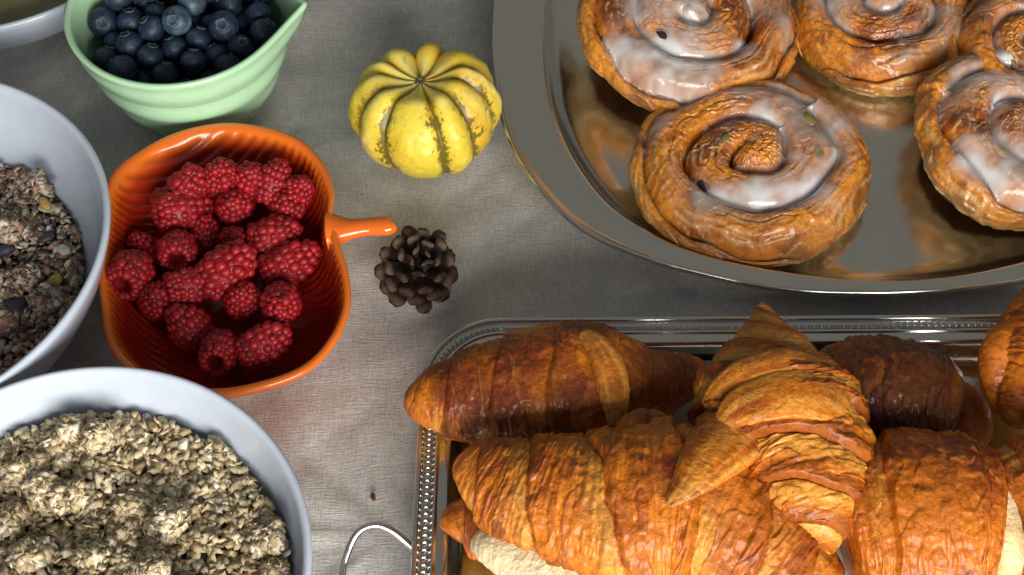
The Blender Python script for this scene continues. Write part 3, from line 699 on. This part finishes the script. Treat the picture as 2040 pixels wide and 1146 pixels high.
# ------------------------------------------------------------------ danish pastries
def danish(px, py, zc, R, H, turn, dirn, seed, tilt, label, glaze=.0, ecc=1., rot=0., raisins=(), NR=190, NT=460, pitch=None):
    "centre pixel on the top at height zc"
    rho = np.linspace(0, 1, NR)[:, None]; t = np.linspace(0, 2 * PI, NT, endpoint=False)[None]
    pitch = pitch or R / 2.6
    out = R * (1 + .045 * vn(np.cos(t) * 1.3, np.sin(t) * 1.3, 0, seed) + .02 * vn(np.cos(t) * 5, np.sin(t) * 5, 0, seed + 1))
    ph0 = dirn * (t - turn) / (2 * PI) % 1.
    out = out * (1 + .075 * (ph0 - .5)) 
    e = H * .50; u = np.clip(rho / .74, 0, 1); k = np.clip((rho - .74) / .26, 0, 1); ang = k * math.radians(158)
    r = u * (out - e) + e * np.sin(ang) * (1 + .15 * np.sin(ang)); x, y = r * np.cos(t), r * np.sin(t)
    zt = H * (1 + .07 * (1 - (r / R) ** 2)) + .16 * fbm(x, y, 0, .35, 2, seed + 2)
    zdrop = (1 - np.cos(ang)) / (1 - math.cos(math.radians(158)))
    wob = .18 * fbm(x, y, 0, .5, 2, seed + 3)
    ph = r / pitch - dirn * (t - turn) / (2 * PI) + wob; fr = ph - np.floor(ph)
    asym = fr ** .85; rope = np.clip(1 - np.abs(2 * asym - 1) ** 3.0, 0, 1) ** .7
    lat = sst(0, .15, rho) * sst(0, .10, (out + .15 * out - r) / R)
    edge = sst(1., .55, k)
    depth = (1.15 + .4 * vn(x * .6, y * .6, 0, seed + 5)) * H * .42
    crev = (1 - rope) * edge * sst(.02, .12, r / R)
    inner_h = .12 * sst(pitch * 1.2, 0, r)
    strat = vn(ph * 26 + 1.3 * fbm(x, y, 0, .9, 2, seed + 7), t * 2.2, 0, seed + 8) * .5 + vn(ph * 60, t * 5, 0, seed + 9) * .3
    wallst = vn(zdrop * 16 + 1.5 * vn(t * 3, 0, 0, seed + 12), t * 3.5, 0, seed + 11)
    fine = fbm(x, y, zdrop * 3, 3.2, 3, seed + 10) + 1.3 * fbm(x, y, zdrop * 2, 1.3, 2, seed + 13)
    sub = np.abs(np.sin(PI * (fr * 2.6 + .45 * fbm(np.cos(t) * 2, np.sin(t) * 2, r * .5, 1, 2, seed + 15)))); subg = sst(.30, .0, sub)
    tq = 2.4 * fbm(np.cos(t) * 2.2, np.sin(t) * 2.2, rho * 5, 1, 3, seed + 61) + ph * 3.0 + zdrop * 3; tf = tq - np.floor(tq); terr = sst(0, .14, tf) * (1 - tf)
    z = zt + .09 * (terr - .5) * edge - .075 * subg * edge + inner_h - depth * crev + (.055 * strat + .06 * fine) * edge
    z = z * (1 - zdrop) 
    rr = r + k * (.12 * terr + .09 * wallst + .08 * fine); x, y = rr * np.cos(t), rr * np.sin(t)
    V = np.stack([x, y, z], -1)
    gold = np.array((.74, .265, .018)); amb = np.array((.48, .105, .005)); dk = np.array((.15, .030, .004)); pale = np.array((.78, .55, .24)); cus = np.array((.20, .14, .03))
    b = fbm(x, y, z, .8, 4, seed + 20)
    C = mixc(gold, amb, np.clip(.5 + 1.5 * b + .3 * strat, 0, 1))
    C = mixc(C, dk, sst(.15, .55, b + .35 * rope - .12 + .15 * strat) * .75)
    C = mixc(C, pale, sst(.3, .7, strat) * .25); C = mixc(C, pale, sst(.2, .6, sub) * sst(.9, .6, sub) * sst(.0, .4, fbm(x, y, 0, .6, 2, seed + 33)) * .6); C = mixc(C, dk, subg * .3)
    C = mixc(C, pale, sst(.18, .03, tf) * sst(-.3, .3, b) * .5)
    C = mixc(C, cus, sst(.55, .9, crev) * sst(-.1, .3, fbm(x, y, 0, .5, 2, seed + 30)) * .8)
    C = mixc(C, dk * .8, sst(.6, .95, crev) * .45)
    C = mixc(C, np.array((.66, .36, .09)), k * .45 * np.ones_like(x)); C = mixc(C, pale, sst(.55, .95, zdrop + .18 * wallst + .12 * b))
    C = mixc(C, amb, sst(.25, .6, wallst) * k * .5)
    V[..., 0] *= ecc
    c = P(px, py, zc); rx, ry = tilt
    Rm = Matrix.Rotation(rx, 3, 'X') @ Matrix.Rotation(ry, 3, 'Y') @ Matrix.Rotation(rot, 3, 'Z')
    base = c - Rm @ Vector((0, 0, H * 1.16))
    root = empty('iced_danish', base, label, 'pastry', 'iced danish swirls on the oval platter', rot=Rm.to_euler())
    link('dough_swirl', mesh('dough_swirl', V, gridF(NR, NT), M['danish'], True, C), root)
    # icing
    gm = fbm(x, y, 0, .42, 4, seed + 40) * 1.5 + .22 * vn(ph * 3, t * 2.5, 0, seed + 44) + .25 * fbm(x, y, 0, 2.2, 3, seed + 41) + glaze + .35 * crev - .55 * sst(.80, 1.0, r / R) - .9 * sst(.15, .55, k)
    th = sst(0, .75, gm)
    zsm = (zt + .12 * sst(pitch * 1.2, 0, r) - depth * crev * .72) * (1 - zdrop)
    zg = z * (1 - sst(0, .35, th)) + zsm * sst(0, .35, th) + .012 + .11 * th ** .8 - .10 * (gm < 0)
    zg = zg + .02 * fbm(x, y, 0, 1.6, 2, seed + 42)
    GV = np.stack([x * ecc, y, zg], -1); F = gridF(NR, NT)
    rb = .03 + .07 * th
    GV[..., 0] += np.cos(t) * rb * k * 1.2; GV[..., 1] += np.sin(t) * rb * k * 1.2
    ok = (gm.ravel()[F] > -.03).any(1); F = F[ok]
    used = np.unique(F); idx = np.full(GV.size // 3, -1); idx[used] = np.arange(len(used))
    thk = np.clip(sst(0, 1.5, gm + .5 * crev * (gm > 0)) + .18 * fbm(x, y, 0, 1.2, 2, seed + 43) * sst(0, .2, gm), 0, 1)
    link('icing', mesh('icing', GV.reshape(-1, 3)[used], idx[F], M['glaze'], True, np.repeat(thk.reshape(-1, 1)[used], 3, 1)), root)
    for (a, q, sz, kind) in raisins:
        rad = q * R; ii = int(np.clip(np.searchsorted(r[:, 0], rad), 0, NR - 1)); jj = int((a % (2 * PI)) / (2 * PI) * NT) % NT
        p = V[ii, jj]; blob('raisin' if kind == 'raisin' else 'custard', (p[0], p[1], p[2] - .02), (sz, sz * .6, sz * .35), (.2, .16, .05), None, None, int(a * 100) + seed, kind, rough=.15, rot=(0, 0, a + PI / 2), parent=root)
    return root
danish(1497, 290, 2.95, 4.95, 2.2, 0.7, 1, 21, (math.radians(3), math.radians(-1)), 'round iced danish swirl at the front of the oval platter, centre of the three', glaze=.26, ecc=1.02,
       raisins=((-2.50, .52, .42, 'raisin'), (-1.0, .80, .12, 'raisin'), (.25, .60, .5, 'custard'), (.55, .63, .45, 'custard'), (-.1, .58, .4, 'custard'), (2.6, .25, .3, 'custard')))
danish(1372, 5, 4.1, 5.0, 2.35, 2.2, 1, 35, (math.radians(7), math.radians(4)), 'iced danish swirl at the top left of the oval platter, leaning on the front one', glaze=.12,
       raisins=((-2.2, .46, .44, 'raisin'),))
danish(1778, -12, 3.1, 4.4, 2.3, 1.0, -1, 52, (math.radians(3), math.radians(-3)), 'browner iced danish swirl at the top middle of the oval platter', glaze=.10,
       raisins=((-1.45, .46, .5, 'raisin'), (-1.0, .50, .35, 'raisin')))
danish(2062, 232, 3.5, 4.75, 2.45, 2.6, 1, 64, (math.radians(2), math.radians(8)), 'danish swirl with the thickest white icing cut by the right edge', glaze=.30,
       raisins=((-2.2, .5, .24, 'raisin'), (-1.9, .42, .22, 'raisin')))
danish(2075, 60, 3.9, 3.6, 2.2, .3, 1, 77, (math.radians(2), math.radians(0)), 'danish swirl squeezed behind the thickly iced one at the right edge', glaze=-.05, NR=120, NT=300)
danish(2030, -150, 2.9, 4.0, 2.2, .9, 1, 81, (0, 0), 'danish swirl farthest back in the top right corner of the platter', glaze=-.1, NR=100, NT=260)

# ------------------------------------------------------------------ silver tray with beaded rim
TA = math.radians(-2.35); TO = Vector((-3.72, -2.52, 0))    # outer corner of the rim and its heading
tx = Vector((math.cos(TA), math.sin(TA), 0)); ty = Vector((math.sin(TA), -math.cos(TA), 0))   # along the back rim / toward the viewer
def rrect(d, n=36, W=31., D=23., R=3.3):
    r = max(R - d, .4); pts = []
    for (cx, cy, a0) in ((r + d, r + d, PI), (W - r - d, r + d, 1.5 * PI), (W - r - d, D - r - d, 0), (r + d, D - r - d, .5 * PI)):
        for k in range(n):
            a = a0 + k / (n - 1) * PI / 2; pts.append((cx + r * math.cos(a), cy + r * math.sin(a)))
    return np.array(pts)
def silver_tray():
    prof = [(.10, 1.45), (.03, 1.50), (0, 1.60), (.03, 1.72), (.10, 1.79), (.18, 1.79), (.25, 1.73), (.275, 1.63), (.30, 1.60), (.5, 1.60), (.68, 1.60), (.70, 1.64), (.73, 1.74), (.79, 1.79), (.86, 1.75), (.89, 1.68), (.95, 1.67), (1.10, 1.70), (1.24, 1.71), (1.31, 1.67), (1.40, 1.45), (1.52, 1.0), (1.68, .6), (1.9, .42), (2.3, .36), (4, .35), (8, .35), (11.3, .35), (11.4, .2), (4, .2), (1.9, .25), (1.5, .55), (1.3, 1.2), (1.2, 1.5), (.6, 1.5), (.10, 1.45)]
    rows = []
    for d, z in prof:
        q = rrect(d); rows.append(np.array([tuple(tx * a + ty * b + Vector((0, 0, z))) for a, b in q]))
    root = empty('silver_tray', (TO.x, TO.y, -.1), 'rectangular silver tray with beaded rim, piled with croissants', 'tray')
    rows = np.array(rows)
    F = gridF(len(rows), rows.shape[1])[:, ::-1]
    link('tray_body', mesh('tray_body', rows, F, M['silver']), root)
    q = closed_curve(rrect(.49, 36), 4000); L = np.linalg.norm(np.roll(q, -1, 0) - q, axis=1).sum(); n = int(L / .30); q = q[(np.arange(n) * 4000 / n).astype(int)]
    parts = []
    for a, b in q:
        c = tx * a + ty * b; parts.append((ICO2[0] * np.array((.125, .125, .13)) + np.array((c.x, c.y, 1.62)), ICO2[1]))
    V, F, _ = merge(parts); tag(link('bead_border', mesh('bead_border', V, F, M['silver']), root), kind='stuff')
    pts = [P(832, 1100, .9), P(806, 1076, 1.2), P(775, 1053, 1.6), P(745, 1044, 1.8), P(714, 1058, 1.6), P(693, 1096, 1.2), P(680, 1150, .8), P(676, 1240, .7), P(700, 1330, .8), P(760, 1370, 1.0), P(822, 1350, .9)]
    V, F = tube([Vector(p) - Vector((TO.x, TO.y, 0)) for p in pts], [.15] * len(pts), 16, 140)
    link('handle', mesh('handle', V, F, M['wire']), root)
silver_tray()
def paper():
    nx, ny = 60, 40; a = P(985, 1000, .5); b = P(1886, 700, .5); W = (b.x - a.x)
    u = np.linspace(0, 1, nx)[:, None]; v = np.linspace(0, 1, ny)[None]
    x = a.x + u * W + 0 * v; y = TO.y - 1.75 - (x - TO.x) * .041 - v * 18.5; z = .42 + .03 * vn(x * .5, y * .5, 0, 3) + .5 * sst(.04, 0, v)
    top = np.stack([x, y, z], -1); bot = top - np.array((0, 0, .03))
    V, F, _ = merge([(top, gridF(nx, ny, False)), (bot, gridF(nx, ny, False))])
    tag(link('paper_liner', mesh('paper_liner', V, F, M['paper']), None, (0, 0, -.0)), 'white paper sheet lining the silver tray under the croissants', 'paper')
paper()

# ------------------------------------------------------------------ croissants
G, AM, DK, PL = np.array((.64, .185, .005)), np.array((.38, .068, .003)), np.array((.12, .018, .002)), np.array((.82, .43, .07))
def croissant_mesh(name, ctrl, seed, nseg=6, uc=.5, step=.16, lean=.35, NU=400, NV=230, squash=.86, dark=0., zmin=.5, org=(0, 0, 0), coarse=1., blunt=False, mat='pastry', pale_under=.6, along=False, band=0.):
    pts = np.array([tuple(P(*c[:3])) for c in ctrl]); rad = [c[3] for c in ctrl]
    c = smooth_prof(pts, NU); R = np.maximum(smooth_prof([(r, 0) for r in rad], NU)[:, 0], .03)
    u = np.linspace(0, 1, NU)
    if blunt: R = R * np.clip(1 - (np.abs(2 * u - 1)) ** 9, 0, 1) ** .5 + .02
    else: R = R * np.minimum(np.clip(u / .03, 0, 1), np.clip((1 - u) / .03, 0, 1)) ** .5 + .01
    T = np.gradient(c, axis=0); T /= np.linalg.norm(T, axis=1)[:, None]
    Sd = np.cross(T, [0, 0, 1.]); Sd /= np.linalg.norm(Sd, axis=1)[:, None]; N = np.cross(Sd, T)
    v = np.linspace(0, 2 * PI, NV, endpoint=False)[None]; U = u[:, None]
    Ltot = np.linalg.norm(np.diff(c, axis=0), axis=1).sum(); sL = U * Ltot
    cv, sv = np.cos(v), np.sin(v); Rc = R[:, None]
    X0 = sL + 0 * v; Y0_, Z0 = cv * Rc, sv * Rc
    side = np.where(U < uc, -1., 1.)
    ww = np.abs(U - uc) / np.where(U < uc, uc, 1 - uc)
    ww = ww + lean * .12 * cv * side + .05 * fbm(X0, Y0_, Z0, .35, 2, seed) + .02 * fbm(X0, Y0_, Z0, 1.1, 2, seed + 2)
    ph = np.clip(ww, 0, 2) * nseg / 2 + .35; fr = ph - np.floor(ph)
    saw = (.25 + .75 * fr ** .8) * sst(1., .90, fr) 
    rs = np.clip(Rc / 2.4, .2, 1)
    lowf = fbm(X0, Y0_, Z0, .38, 2, seed + 4)
    lam = vn(X0 * 5.5 * coarse + 1.2 * fbm(X0, Y0_, Z0, .8, 2, seed + 6), v * 1.6 / 1., 0, seed + 5)
    if along: lam = vn(X0 * .7, cv * 4.5, sv * 4.5, seed + 5)
    lam2 = vn(X0 * 14 * coarse + .6 * lowf, cv * 2.2, sv * 2.2, seed + 8)
    pits = fbm(X0, Y0_, Z0, 2.4, 3, seed + 9); wr = 1 - np.abs(fbm(X0 * 1.8, Y0_, Z0, 1.5, 3, seed + 14)) * 2
    bl = sst(.45, .8, fbm(X0, Y0_, Z0, 1.25, 2, seed + 10))
    tq = 3.2 * fbm(X0 * 1.1, Y0_ * .45, Z0 * .45, 1., 2, seed + 60) + .9 * X0 * coarse + .35 * pits; tf = tq - np.floor(tq); th_ = _h(np.floor(tq) + 50, 0 * tq, 0 * tq, seed)
    terr = sst(0, .12, tf) * (1 - tf)
    d = step * rs * (saw - .55) * 2 + rs * (.19 * lowf + .05 * lam + .035 * lam2 + .07 * pits + .07 * wr + .10 * bl + .065 * terr)
    if mat == 'crumb': d = rs * (.30 * lowf + .16 * pits + .05 * lam)
    rad_ = np.maximum(Rc + d, .01)
    V = c[:, None] + rad_[..., None] * (cv[..., None] * Sd[:, None] + sv[..., None] * N[:, None] * squash)
    V[..., 2] = np.where(V[..., 2] < zmin, zmin + (V[..., 2] - zmin) * .04, V[..., 2])
    b = fbm(X0, Y0_, Z0, .7, 4, seed + 20)
    C = mixc(G, AM, np.clip(.45 + 1.4 * b + .18 * lam, 0, 1))
    C = mixc(C, DK, np.clip(sst(.0, .65, b * .9 + .45 * (saw - .55) + .12 * lam2 + dark) * .85, 0, 1))  # dark paints the shadow of neighbouring rolls into the crust colour
    C = mixc(C, PL, np.clip(sst(.30, .08, fr) * sst(-.1, .4, lowf) * .55 + sst(.35, .8, lam * .6 + lam2 * .5) * .20, 0, .9))
    C = mixc(C, PL, sst(.16, .02, tf) * sst(-.25, .35, b + .3 * pits) * (.34 if dark < .25 else .12)); C = mixc(C, DK * 1.5, sst(.25, 1., sv + .25 * lowf) * .30); C = mixc(C, np.where((th_ > 0)[..., None], G * 1.12, DK * 1.6), np.abs(th_) * .32)  # pale flake edges; tops darkened for oven browning and painted-in shade
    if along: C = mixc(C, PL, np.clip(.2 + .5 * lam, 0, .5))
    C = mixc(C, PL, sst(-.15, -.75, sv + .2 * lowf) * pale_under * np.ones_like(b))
    if dark > .4: C = C * .4  # shadow over the back roll multiplied into its colour
    if band: C = mixc(C, PL * .85, sst(.62, .25, fr + .15 * lam2 + .2 * lowf) * band * .6); C = mixc(C, DK, sst(.52, .80, fr + .15 * lowf + .1 * lam2) * band * .6)
    if mat == 'crumb': C = mixc(np.array((.82, .66, .40)), np.array((.66, .40, .14)), np.clip(sst(.0, .6, b) + sst(.12, .0, U) * .9, 0, 1))
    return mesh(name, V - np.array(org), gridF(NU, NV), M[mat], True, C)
def croissant(label, ctrl, parts=(), **k):
    mid = P(*ctrl[len(ctrl) // 2][:3]); org = Vector((mid.x, mid.y, .5))
    root = empty('croissant', org, label, 'croissant', 'baked rolls piled on the silver tray')
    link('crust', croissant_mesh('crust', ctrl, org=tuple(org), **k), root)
    for nm, ct, kw in parts:
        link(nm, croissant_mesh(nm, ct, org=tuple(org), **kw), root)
    return root
croissant('croissant at the back left of the tray, its pale tip overhanging the beaded rim',
    [(806, 786, 2.9, .25), (835, 792, 2.85, .95), (905, 792, 2.7, 1.65), (1000, 782, 2.7, 2.1), (1100, 768, 2.8, 2.42), (1205, 765, 2.75, 2.36), (1300, 765, 2.4, 1.45), (1365, 745, 2.2, .95), (1405, 725, 2.1, .25)],
    seed=3, nseg=9, uc=.58, step=.12, lean=.5, dark=.36,
    parts=(('pastry_flap', [(1160, 660, 4.75, .2), (1190, 690, 4.95, .5), (1215, 740, 4.85, .6), (1225, 800, 4.5, .5), (1225, 850, 4.1, .2)], dict(seed=41, dark=.3, nseg=3, step=.05, NU=120, NV=60, squash=.35, zmin=-5, along=True)),))
croissant('largest croissant, in front on the tray, with a torn pale underside at its left end',
    [(925, 905, 3.9, .5), (950, 925, 3.9, 1.1), (1020, 965, 3.8, 1.95), (1120, 1000, 3.9, 2.55), (1240, 1015, 4.0, 3.0), (1370, 1020, 4.1, 3.15), (1490, 1075, 3.9, 2.45), (1585, 1150, 3.4, 1.85), (1675, 1200, 3.0, .9)],
    seed=8, nseg=7, uc=.56, step=.17, lean=-.8, band=.25, NU=560, NV=300,
    parts=(('pastry_flap', [(1330, 1008, 6.9, .10), (1352, 985, 7.0, .38), (1388, 945, 6.95, .80), (1428, 900, 6.6, 1.12), (1462, 868, 6.1, 1.2), (1492, 850, 5.5, .9)], dict(seed=43, nseg=1, step=.03, NU=200, NV=150, squash=.5, zmin=-5, along=True)),
           ('rolled_end', [(905, 1075, 2.0, .4), (925, 1050, 2.2, 1.0), (990, 1060, 2.3, 1.25), (1080, 1110, 2.3, 1.35), (1190, 1170, 2.2, .9)], dict(seed=44, nseg=3, step=.08, NU=200, NV=120)),
           ('torn_crumb', [(945, 1080, 2.6, .35), (985, 1085, 3.0, .85), (1055, 1112, 3.3, 1.15), (1130, 1150, 3.4, 1.2), (1200, 1190, 3.2, .6)], dict(seed=45, nseg=2, step=0., NU=200, NV=110, mat='crumb')),
           ('shoulder_fold', [(1225, 870, 4.6, .2), (1262, 858, 4.8, .7), (1310, 858, 4.7, .7), (1345, 875, 4.4, .2)], dict(seed=46, nseg=2, step=.05, NU=90, NV=60))))
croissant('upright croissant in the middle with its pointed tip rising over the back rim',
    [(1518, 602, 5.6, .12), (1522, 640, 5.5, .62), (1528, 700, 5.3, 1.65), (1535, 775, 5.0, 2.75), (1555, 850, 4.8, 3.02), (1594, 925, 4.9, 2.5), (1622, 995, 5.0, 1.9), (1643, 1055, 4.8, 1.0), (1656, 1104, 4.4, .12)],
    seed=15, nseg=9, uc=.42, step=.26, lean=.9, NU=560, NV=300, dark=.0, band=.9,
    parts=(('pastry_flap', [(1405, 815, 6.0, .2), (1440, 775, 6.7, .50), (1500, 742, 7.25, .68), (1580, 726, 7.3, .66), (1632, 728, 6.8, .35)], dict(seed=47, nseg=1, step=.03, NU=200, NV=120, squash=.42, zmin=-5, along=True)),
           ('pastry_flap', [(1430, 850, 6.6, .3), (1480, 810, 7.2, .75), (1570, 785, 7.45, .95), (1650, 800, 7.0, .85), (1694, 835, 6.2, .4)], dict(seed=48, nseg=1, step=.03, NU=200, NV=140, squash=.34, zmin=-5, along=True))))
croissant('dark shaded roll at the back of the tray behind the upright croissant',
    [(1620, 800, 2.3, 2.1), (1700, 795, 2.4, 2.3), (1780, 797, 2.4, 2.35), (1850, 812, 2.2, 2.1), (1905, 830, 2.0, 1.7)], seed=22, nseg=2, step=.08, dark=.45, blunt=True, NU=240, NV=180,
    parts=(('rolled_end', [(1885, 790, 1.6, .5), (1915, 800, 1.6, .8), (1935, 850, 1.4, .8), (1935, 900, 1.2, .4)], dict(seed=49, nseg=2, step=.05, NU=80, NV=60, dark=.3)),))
croissant('broad blistered roll at the front right of the upright croissant',
    [(1666, 1062, 2.9, 2.8), (1730, 1050, 3.1, 3.2), (1825, 1042, 3.3, 3.4), (1910, 1045, 3.2, 3.3), (1962, 1055, 3.0, 2.9)], seed=29, nseg=3, step=.12, lean=.3, blunt=True, NU=420, NV=300, uc=.6, coarse=.9)
croissant('roll cut by the right edge at the front, its pale crumb showing on the left',
    [(2012, 1060, 3.2, 2.3), (2050, 1045, 3.3, 3.0), (2150, 1040, 3.3, 3.3), (2260, 1050, 3.2, 2.8)], seed=33, nseg=3, step=.12, blunt=True, NU=200, NV=200,
    parts=(('torn_crumb', [(1984, 925, 5.0, .2), (1988, 985, 5.0, .5), (1998, 1060, 4.8, .65), (2010, 1130, 4.2, .5), (2020, 1180, 2.8, .2)], dict(seed=50, nseg=2, step=.03, NU=160, NV=60, mat='crumb')),))
croissant('croissant leaning over the back rim at the right edge with a curled end',
    [(2012, 850, 3.0, .3), (2035, 810, 3.2, 1.0), (2068, 750, 3.5, 1.75), (2085, 690, 3.6, 1.9), (2110, 620, 3.4, 1.5), (2180, 560, 3., .4)], seed=37, nseg=4, step=.14, NU=200, NV=160, dark=.2,
    parts=(('curled_end', [(1997, 830, 2.4, .2), (1992, 790, 2.9, .48), (1988, 740, 3.5, .72), (2000, 695, 3.9, .85), (2050, 665, 4.0, .9)], dict(seed=51, nseg=3, step=.06, NU=140, NV=90, dark=.1)),))
# loose crumb on the cloth
p = P(743, 990, -.12)
blob('pastry_crumb', p, (.10, .20, .05), (.16, .035, .015), 'tiny red-brown pastry flake lying alone on the cloth', 'crumb', 5, rough=.3, rot=(0, 0, .2))
